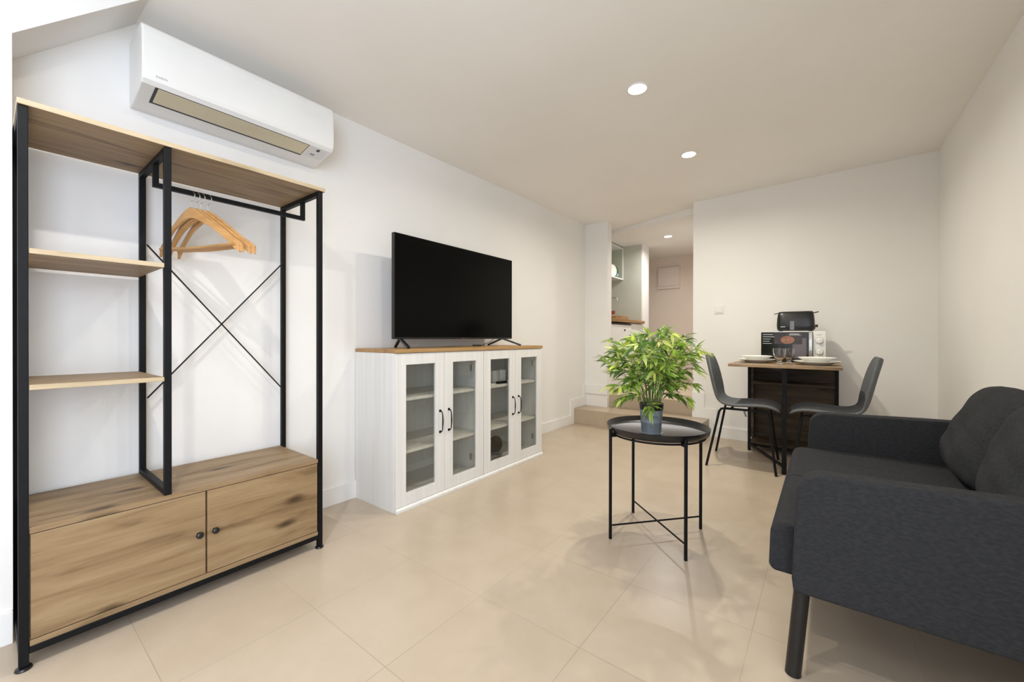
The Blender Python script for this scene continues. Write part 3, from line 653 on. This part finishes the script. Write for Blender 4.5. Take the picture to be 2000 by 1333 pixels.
# ---------------------------------------------------------------- dining chairs
def chair(label):
    t = thing('dining_chair', label, 'chair', (0, 0, 0), 'upholstered shell chairs at the dining table')
    prof = [(-.262, .862), (-.250, .838), (-.232, .775), (-.214, .700), (-.198, .625), (-.184, .562), (-.165, .513), (-.130, .482), (-.080, .470), (-.02, .470), (.06, .477), (.13, .482), (.19, .478), (.232, .462), (.252, .440)]
    hw = [.100, .142, .192, .214, .213, .203, .196, .198, .206, .215, .222, .222, .214, .196, .170]
    m = MB(); n = 12; th = 0.013; P = [Vector((a, 0, b)) for a, b in prof]
    N_ = []
    for i in range(len(P)):
        d = (P[min(i + 1, len(P) - 1)] - P[max(i - 1, 0)]).normalized(); N_.append(Vector((0, 1, 0)).cross(d) * -1 if False else Vector((-d.z, 0, d.x)))
    front, back = [], []
    for i, p in enumerate(P):
        a, b = [], []
        for k in range(n + 1):
            v = -1 + 2 * k / n; y = hw[i] * math.sin(v * math.pi / 2) if False else hw[i] * v
            wrap = (0.030 if i < 6 else 0.014) * abs(v) ** 2.6        # edges curl towards the sitter
            nn = N_[i] if N_[i].dot(Vector((1, 0, 1))) > 0 else -N_[i]
            c = p + Vector((0, y, 0)) + nn * wrap
            e = th * (1 - 0.55 * abs(v) ** 6) * (0.6 if i in (0, len(P) - 1) else 1)
            a.append(m.bm.verts.new(c + nn * e)); b.append(m.bm.verts.new(c - nn * e))
        front.append(a); back.append(b)
    for i in range(len(P) - 1):
        for k in range(n):
            m.bm.faces.new((front[i][k], front[i][k + 1], front[i + 1][k + 1], front[i + 1][k]))
            m.bm.faces.new((back[i][k], back[i + 1][k], back[i + 1][k + 1], back[i][k + 1]))
        for k in (0, n): m.bm.faces.new((front[i][k], front[i + 1][k], back[i + 1][k], back[i][k]))
    for i in (0, len(P) - 1):
        for k in range(n): m.bm.faces.new((front[i][k], front[i][k + 1], back[i][k + 1], back[i][k]))
    m.build('seat_shell', CHAIR, t, smooth=True, angle=180, subsurf=1)
    r = 0.009
    for s in (-1, 1):
        top = [(.150, s * .172, .449), (-.105, s * .172, .449)]
        MB().tube(top, r, 12).build('seat_rail', BLKMET, t, smooth=True)
        for sx, fx in ((1, .237), (-1, -.222)):
            x0 = .150 if sx == 1 else -.105
            pts = [(x0, s * .172, .449), (x0 + sx * .022, s * .176, .445), (x0 + sx * .036, s * .184, .425), (fx, s * .245, 0.004)]
            l = MB().tube(pts, r, 12).build('leg', BLKMET, t, smooth=True)
            MB().lathe([(0, 0), (.0095, 0), (.0095, .010), (0, .010)], (fx, s * .245, 0), 12).build('foot_cap', BLKPL, l)
    cr = MB()
    for x in (.10, -.06): cr.tube([(x, -.172, .449), (x, .172, .449)], .008, 10)
    cr.build('cross_rail', BLKMET, t, smooth=True)
    MB().quad((0.02, -.176, .449), (.035, -.176, .449), (.050, -.180, .400), (.035, -.180, .400)).build('care_label', GREYPRINT, t)
    return t
c1 = chair('grey upholstered shell chair on the left side of the table, facing right')
c2 = copy_tree(c1); c2['label'] = 'grey upholstered shell chair on the right side of the table, partly behind the sofa arm'
c1.location = (-.528, 3.716, 0); c1.rotation_euler = (0, 0, math.radians(3.0))
c2.location = (.048, 3.735, 0); c2.rotation_euler = (0, 0, math.radians(181.5))

# ---------------------------------------------------------------- microwave and toaster
MX0, MX1, MY0, MY1, MZ = -.440, .004, 4.09, 4.40, TZ
t = thing('microwave', 'white microwave with black door and silver handle at the back of the dining table', 'microwave', ((MX0 + MX1) / 2, 4.2, MZ))
MB().box(MX0, MX1, MY0 + .012, MY1, MZ + .008, MZ + .256).build('casing', WHPL, t, bevel=0.004)
for x in (MX0 + .04, MX1 - .04):
    for y in (MY0 + .05, MY1 - .04): MB().lathe([(0, 0), (.014, 0), (.014, .009), (0, .009)], (x, y, MZ), 16).build('foot', BLKPL, t)
d = MB().box(MX0 + .002, -.108, MY0 - .006, MY0 + .012, MZ + .012, MZ + .250).build('door', DARKGLASS, t, bevel=0.002)
sub(MB().box(-.215, -.122, MY0 - .0075, MY0 - .0055, MZ + .035, MZ + .200).build('door_window', mottled('meshed_window', s2l(92, 84, 88), s2l(110, 100, 104), 300, rough=.3), d), 'greyish viewing window')
rotXZ = Matrix(((1, 0, 0, 0), (0, 0, -1, 0), (0, 1, 0, 0), (0, 0, 0, 1)))    # text facing -Y
sk = MB().box(-.342, -.150, MY0 - .0088, MY0 - .0078, MZ + .150, MZ + .245).build('sticker', mottled('dark_sticker', s2l(64, 52, 50), s2l(44, 38, 40), 8, rough=.35), d)
MB().lathe([(0, 0), (.030, 0), (.033, .001), (0, .0013)], (-.250, MY0 - .009, MZ + .185), 24, axis=(0, -1, 0), sx=1.45).build('bread_picture', BREAD, sk)
for k, w in enumerate((.072, .086, .056, .048, .066)): MB().box(-.425, -.425 + w, MY0 - .0078, MY0 - .0068, MZ + .228 - k * .019, MZ + .232 - k * .019).build('print_line', SILVER, d)
MB().box(-.235, -.170, MY0 - .0098, MY0 - .0088, MZ + .232, MZ + .236).build('print_line', SILVER, d); MB().box(-.240, -.160, MY0 - .0098, MY0 - .0088, MZ + .224, MZ + .227).build('print_line', SILVER, d)
hd = MB(); hp = []
for k in range(9):
    u = -1 + k / 4; hp.append((MZ + .131 + .116 * u, MY0 - .008 - .020 * (1 - u * u)))
poly = [(y, z) for z, y in hp] + [(y + .008, z) for z, y in hp[::-1]]
sub(hd.prism([(a, b) for a, b in poly], 'X', -.106, -.082).build('handle', SILVER, t, bevel=0.002), 'curved silver door handle')
MB().box(-.108, -.080, MY0 - .002, MY0 + .012, MZ + .012, MZ + .250).build('handle_recess', BLKPL, t)
MB().box(-.078, MX1, MY0 - .004, MY0 + .012, MZ + .012, MZ + .252).build('control_panel', WHPL, t, bevel=0.003)
for z in (.098 - .01, .178):
    k = MB().lathe([(0, 0), (.025, 0), (.024, .004), (.020, .006), (.018, .018), (0, .019)], (-.037, MY0 - .004, MZ + z), 28, axis=(0, -1, 0)).build('dial', WHPL, t, smooth=True)
    MB().box(-.040, -.034, MY0 - .026, MY0 - .02, MZ + z - .016, MZ + z + .016).build('grip', WHPL, k, bevel=0.001)
for z in (.088, .178): MB().lathe([(.0275, 0), (.0290, 0), (.0290, .0006), (.0275, .0006)], (-.037, MY0 - .004, MZ + z), 28, axis=(0, -1, 0)).build('dial_scale', GREYPRINT, t)
MB().box(-.055, -.020, MY0 - .0046, MY0 - .004, MZ + .225, MZ + .228).build('panel_print', GREYPRINT, t)

QX0, QX1, QY0, QY1, QZ = -.334, -.068, 4.15, 4.31, MZ + .257
t = thing('toaster', 'glossy black toaster standing on top of the microwave', 'toaster', (-.2, 4.23, QZ))
m = MB(); xc, yc = (QX0 + QX1) / 2, (QY0 + QY1) / 2
rings = []
for z, fx, fy in ((.006, .93, .90), (.02, .985, .97), (.05, 1.0, 1.0), (.10, .985, .96), (.14, .95, .88), (.160, .92, .78), (.168, .88, .66)):
    ring = []
    for k in range(40):
        a = 2 * math.pi * k / 40; ex = 0.30
        cx, sy = math.cos(a), math.sin(a)
        ring.append(m.bm.verts.new((xc + (QX1 - QX0) / 2 * fx * math.copysign(abs(cx) ** ex, cx), yc + (QY1 - QY0) / 2 * fy * math.copysign(abs(sy) ** ex, sy), QZ + z)))
    rings.append(ring)
for a, b in zip(rings, rings[1:]):
    for k in range(40): m.bm.faces.new((a[k], a[(k + 1) % 40], b[(k + 1) % 40], b[k]))
m.bm.faces.new(rings[0][::-1]); m.bm.faces.new(rings[-1])
m.build('body', BLKPL, t, smooth=True, angle=50)
for y in (-.022, .022): MB().box(xc - .09, xc + .09, yc + y - .010, yc + y + .010, QZ + .1685, QZ + .170).build('bread_slot', GREYPRINT, t)
for x in (QX0 + .03, QX1 - .03): MB().box(x - .012, x + .012, yc - .05, yc + .05, QZ, QZ + .0065).build('foot', BLKPL, t)
wr = MB()
wr.tube([(QX0 - .022, yc, QZ + .152), (QX0 + .005, yc, QZ + .158), (QX0 + .02, yc, QZ + .155)], .004, 8); wr.tube([(QX1 + .024, yc, QZ + .163), (QX1 + .002, yc, QZ + .157), (QX1 - .02, yc, QZ + .155)], .004, 8)
wr.build('warming_rack', BLKPL, t, smooth=True)
MB().box(QX1 + .001, QX1 + .020, yc - .018, yc + .018, QZ + .034, QZ + .056).build('lever', BLKPL, t, bevel=0.004)
MB().lathe([(0, 0), (.011, 0), (.011, .006), (0, .007)], (QX1 - .004, yc - .04, QZ + .03), 16, axis=(1, 0, 0)).build('browning_dial', BLKPL, t)
sub(MB().box(-.303, -.270, QY0 - .0012, QY0 + .001, QZ + .036, QZ + .041).build('badge', SILVER, t), 'tiny silver name badge')
MB().box(-.237, -.207, QY0 - .0008, QY0 + .001, QZ + .012, QZ + .086).build('grey_sticker', GREYPRINT, t)

# ---------------------------------------------------------------- plates, glasses, cutlery
def plate(x, y, z, r, label, deep=False):
    h = .026 if not deep else .036
    pr_ = [(0, 0), (r * .52, 0), (r * .58, .004), (r * .74, h * .55), (r, h), (r, h + .003), (r * .74, h * .55 + .004), (r * .56, .006), (0, .005)]
    return tag(MB().lathe(pr_, (x, y, z), 64).build('plate', PORC, smooth=True, angle=60), label, 'plate', 'plates on the dining table')
plate(-.445, 3.86, TZ + .0005, .135, 'large white dinner plate on the left half of the table, lower of two')
plate(-.445, 3.86, TZ + .017, .112, 'white soup plate stacked on the left dinner plate', True)
plate(-.050, 3.78, TZ + .0005, .145, 'large white dinner plate on the right half of the table, lower of two')
plate(-.050, 3.78, TZ + .018, .118, 'white soup plate stacked on the right dinner plate', True)
def goblet(x, y, label):
    g = [(0, 0), (.029, 0), (.031, .003), (.028, .006), (.010, .013), (.009, .020), (.022, .030), (.034, .050), (.040, .080), (.043, .120), (.0415, .1205), (.0385, .082), (.032, .053), (.020, .034), (0, .027)]
    return tag(MB().lathe(g, (x, y, TZ + .0005), 40).build('drinking_glass', TUMBLER, smooth=True, angle=70), label, 'glass', 'glasses on the dining table')
goblet(-.275, 3.68, 'clear footed glass in front on the dining table, left one of the pair')
goblet(-.228, 3.90, 'clear footed glass behind the other glass, between the two plate stacks')
def cutlery(kind, a, b, label):
    a, b = Vector(a), Vector(b); z = TZ + .0015; L_ = (b - a).length; d = (b - a).normalized(); s = Vector((-d.y, d.x))
    m = MB()
    def strip(rows, h=.0016):
        prev = None
        for u, w in rows:
            c = a + d * (u * L_)
            ring = [m.bm.verts.new((c.x + s.x * w * k, c.y + s.y * w * k, z + hh)) for k, hh in ((-1, 0), (1, 0), (1, h), (-1, h))]
            if prev:
                for k in range(4): m.bm.faces.new((prev[k], prev[(k + 1) % 4], ring[(k + 1) % 4], ring[k]))
            else: m.bm.faces.new(ring)
            prev = ring
        m.bm.faces.new(prev[::-1])
    if kind == 'fork':
        strip([(0, .006), (.1, .008), (.5, .004), (.68, .003), (.74, .011), (.82, .012)])
        for k in range(4):
            o = (k - 1.5) * .0065; p = a + d * (.82 * L_) + s * o; q_ = a + d * L_ + s * o
            m.bar((p.x, p.y, z + .001), (q_.x, q_.y, z + .001), .003, .0016)
    else:
        strip([(0, .007), (.08, .009), (.45, .006), (.5, .009), (.85, .010), (.95, .006), (1, .001)])
    return tag(m.build(kind, CHROME), label, 'cutlery', 'cutlery by the plates')
cutlery('knife', (-.035, 3.585), (-.145, 3.74), 'steel knife lying in front of the right plates')
cutlery('fork', (-.175, 3.58), (-.205, 3.78), 'steel fork lying between the front glass and the right plates')
cutlery('fork', (-.53, 3.62), (-.40, 3.68), 'steel fork lying in front of the left plates')
cutlery('knife', (-.545, 3.60), (-.545, 3.80), 'steel knife lying at the left edge of the table')

# ---------------------------------------------------------------- sofa
SY0, SY1 = 1.432, 2.705
t = thing('sofa', 'two-seat charcoal fabric sofa with thin padded arms against the right wall', 'sofa', (0.3, 2.07, 0))
def arm(y0, y1):
    poly = [(-.072, .262), (-.076, .30), (-.068, .49)] + arc(.002, .545, .068, 178, 95, 7) + [(.12, .6145), (.36, .624), (.64, .630)] + arc(.64, .612, .018, 85, 0, 3) + [(.658, .262)]
    m = MB().prism(poly, 'Y', y0, y1)
    return m.build('armrest', SOFA, t, bevel=0.018, seg=4)
for o in (arm(SY0, SY0 + .075), arm(SY1 - .075, SY1)):
    for f in o.data.polygons: f.use_smooth = True
a0, a1 = SY0 + .077, SY1 - .077; mid = (a0 + a1) / 2
bs = MB().box(-.05, .64, a0, a1, .235, .300).build('base_frame', SOFA, t, bevel=0.01)
def seatc(y0, y1):
    poly = arc(-.118, .292, .022, 185, 255, 5) + [(.60, .262), (.60, .425), (.2, .432), (-.02, .430)] + arc(-.094, .385, .043, 95, 170, 6)
    return MB().prism(poly, 'Y', y0, y1).build('seat_cushion', SOFA, t, bevel=0.010, seg=3)
for y0, y1 in ((a0 - .055, mid - .0005), (mid + .0005, a1 + .0)):
    pass
sc1 = seatc(a0 + .001, mid - .0008); sc2 = seatc(mid + .0008, a1 - .001)
MB().box(.60, .658, a0, a1, .262, .66).build('back_frame', SOFA, t, bevel=0.018, seg=3)
def cushion(yc, wy, lean, dx=0.0, seed=1):
    """plump back cushion, soft edges, leaning on the back"""
    r = random.Random(seed); m = MB(); n = 22; H_, TH = .40, .17
    grid = {}
    for side in (0, 1):
        for i in range(n + 1):
            for j in range(n + 1):
                u, v = -1 + 2 * i / n, -1 + 2 * j / n
                e = (1 - abs(u) ** 3.2) * (1 - abs(v) ** 3.2)
                if side == 1 and e <= 1e-9: grid[(1, i, j)] = grid[(0, i, j)]; continue
                th = TH / 2 * max(0, e) ** 0.42
                pinch = 1 - .05 * (abs(u) ** 4 * abs(v) ** 4) * 2
                wr = .004 * math.sin(7 * u + 3 * v + seed) * e + .003 * math.sin(13 * v - 5 * u) * e
                y = u * wy / 2 * (1 - .055 * (1 - v * v) * 0 - .04 * abs(v) ** 3) * pinch
                z = (v * H_ / 2) * (1 - .07 * abs(u) ** 3) * pinch + .012 * (1 - u * u) * (1 if v > 0 else 0) * v
                x = (-th if side == 0 else th) + wr + (0.02 * (1 - v) * (1 if side == 0 else 0) * -e)
                grid[(side, i, j)] = m.bm.verts.new((x, y, z))
        for i in range(n):
            for j in range(n):
                q_ = [grid[(side, i, j)], grid[(side, i + 1, j)], grid[(side, i + 1, j + 1)], grid[(side, i, j + 1)]]
                m.bm.faces.new(q_ if side else q_[::-1])
    M_ = Matrix.Translation((.515 + dx, yc, .614)) @ Matrix.Rotation(math.radians(lean), 4, 'Y')
    for v in m.bm.verts: v.co = M_ @ v.co
    return m.build('back_cushion', SOFA, t, smooth=True, angle=180, subsurf=1)
cushion(a1 - .285, .58, 17, 0.0, 2)
cushion(a0 + .285, .58, 14, -.012, 5)
for (x, y, ax, ay) in ((-.052, SY0 + .055, -.022, -.018), (-.052, SY1 - .055, -.022, .018), (.60, SY0 + .055, .02, -.018), (.60, SY1 - .055, .02, .018)):
    MB().tube([(x, y, .262), (x + ax, y + ay, 0.0)], .0205, 24).build('leg', BLKPL, t, smooth=True)

# ---------------------------------------------------------------- wall switch, hall panel
t = thing('light_switch', 'white square light switch on the back wall beside the opening', 'switch', (-.846, YB, 1.285))
MB().box(-.890, -.800, YB - .008, YB, 1.243, 1.328).build('plate', WHPL, t, bevel=0.002)
MB().box(-.876, -.814, YB - .013, YB - .008, 1.257, 1.314).build('rocker', WHPL, t, bevel=0.002)
t = thing('electrical_panel', 'pale square electrical cabinet cover on the far hall wall', 'fuse box', (-2.05, 6.9, 2.0))
PNK = mottled('panel_paint', s2l(224, 210, 200), s2l(220, 206, 196), 4, rough=.5)
MB().box(-2.225, -1.870, 6.865, 6.9, 1.81, 2.17).build('frame', PNK, t, bevel=0.003)
MB().box(-2.205, -1.890, 6.850, 6.866, 1.855, 2.155).build('cover', PNK, t, bevel=0.003)

# ---------------------------------------------------------------- kitchenette
t = thing('kitchen_base_cabinet', 'white kitchen base cabinet at the far end under the wooden worktop', 'cabinet', (-2.35, 5.5, HZ))
HF = HZ + .0035
MB().box(-2.655, -2.085, 5.305, 5.735, HF, 1.197).build('carcass', WHPL, t)
MB().box(-2.084, -2.067, 5.31, 5.735, HF + .06, 1.19).build('door', WHPL, t, bevel=0.002)
t = thing('under_counter_fridge', 'white under-counter appliance with dark top gap and small knobs', 'fridge', (-2.35, 5.0, HZ))
MB().box(-2.655, -2.085, 4.66, 5.30, HF, 1.185).build('casing', WHPL, t)
d = MB().box(-2.083, -2.06, 4.663, 5.297, HF + .03, 1.165).build('door', WHPL, t, bevel=0.004)
MB().box(-2.086, -2.064, 4.663, 5.297, 1.167, 1.185).build('top_gap', BLKPL, t)
MB().box(-2.086, -2.064, 4.663, 5.297, HF, HF + .026).build('plinth', BLKPL, t)
for y, z in ((5.06, 1.10), (5.24, 1.03)): MB().lathe([(0, 0), (.012, 0), (.010, .012), (0, .014)], (-2.06, y, z), 16, axis=(1, 0, 0)).build('knob', BLKPL, d)
tag(MB().box(-2.655, -2.035, 4.65, 5.738, 1.2005, 1.238).build('kitchen_worktop', BUTCHER, bevel=0.003), 'oak kitchen worktop running along the kitchenette', 'worktop')
t = thing('wall_cabinet', 'white open wall cabinet with plates above the kitchen worktop', 'cabinet', (-2.5, 5.4, 1.85))
c = MB(); c.box(-2.655, -2.355, 4.80, 5.738, 1.850, 1.866); c.box(-2.655, -2.355, 4.80, 5.738, 2.30, 2.318)
c.box(-2.655, -2.355, 4.80, 4.816, 1.866, 2.30); c.box(-2.655, -2.355, 5.722, 5.738, 1.866, 2.30)
c.build('carcass', WHPL, t, bevel=0.001)
MB().box(-2.655, -2.650, 4.816, 5.722, 1.866, 2.30).build('back_panel', mottled('sage_back', s2l(176, 180, 164), s2l(180, 184, 168), 5), t)
MB().box(-2.645, -2.365, 5.716, 5.7215, 1.867, 2.299).build('end_lining', bpy.data.materials['sage_back'], t)
def standing(x, y, r, m_, label):
    return tag(MB().lathe([(0, 0), (r * .6, 0), (r, .016), (r, .020), (r * .58, .006), (0, .006)], (x, y, 1.866 + r), 40, axis=(.93, -.36, 0)).build('plate', m_, smooth=True), label, 'plate', 'plates in the wall cabinet')
standing(-2.440, 5.57, .090, GREENPL, 'green plate standing upright in the open wall cabinet')
standing(-2.420, 5.45, .090, PORC, 'white plate standing upright in the open wall cabinet')
t = thing('kitchen_faucet', 'chrome kitchen tap with a long spout over the worktop', 'tap', (-2.6, 5.5, 1.239))
MB().tube([(-2.60, 5.55, 1.239), (-2.60, 5.55, 1.52), (-2.585, 5.55, 1.57), (-2.55, 5.55, 1.585), (-2.40, 5.55, 1.578), (-2.375, 5.55, 1.570), (-2.368, 5.55, 1.54)], .011, 12).build('spout', CHROME, t, smooth=True)
MB().lathe([(0, 0), (.028, 0), (.026, .012), (.015, .02), (0, .02)], (-2.60, 5.55, 1.239), 24).build('base', CHROME, t, smooth=True)
t = thing('wooden_tray', 'small brown wooden box tray on the kitchen worktop', 'tray', (-2.2, 5.05, 1.239))
c = MB(); c.box(-2.36, -2.10, 4.86, 5.28, 1.2385, 1.248); c.box(-2.36, -2.35, 4.86, 5.28, 1.248, 1.285); c.box(-2.11, -2.10, 4.86, 5.28, 1.248, 1.285)
c.box(-2.35, -2.11, 4.86, 4.87, 1.248, 1.285); c.box(-2.35, -2.11, 5.27, 5.28, 1.248, 1.285); c.build('box', BUTCHER, t)
t = thing('red_mug', 'red and white cup standing in the wooden tray', 'cup', (-2.20, 4.95, 1.249))
MB().lathe([(0, 0), (.035, 0), (.038, .05), (.036, .05), (.033, .004), (0, .004)], (-2.20, 4.99, 1.2485), 24).build('lower_cup', PORC, t, smooth=True)
MB().lathe([(0, 0), (.034, 0), (.040, .05), (.038, .05), (.033, .004), (0, .004)], (-2.20, 4.99, 1.30), 24).build('upper_cup', RED, t, smooth=True)
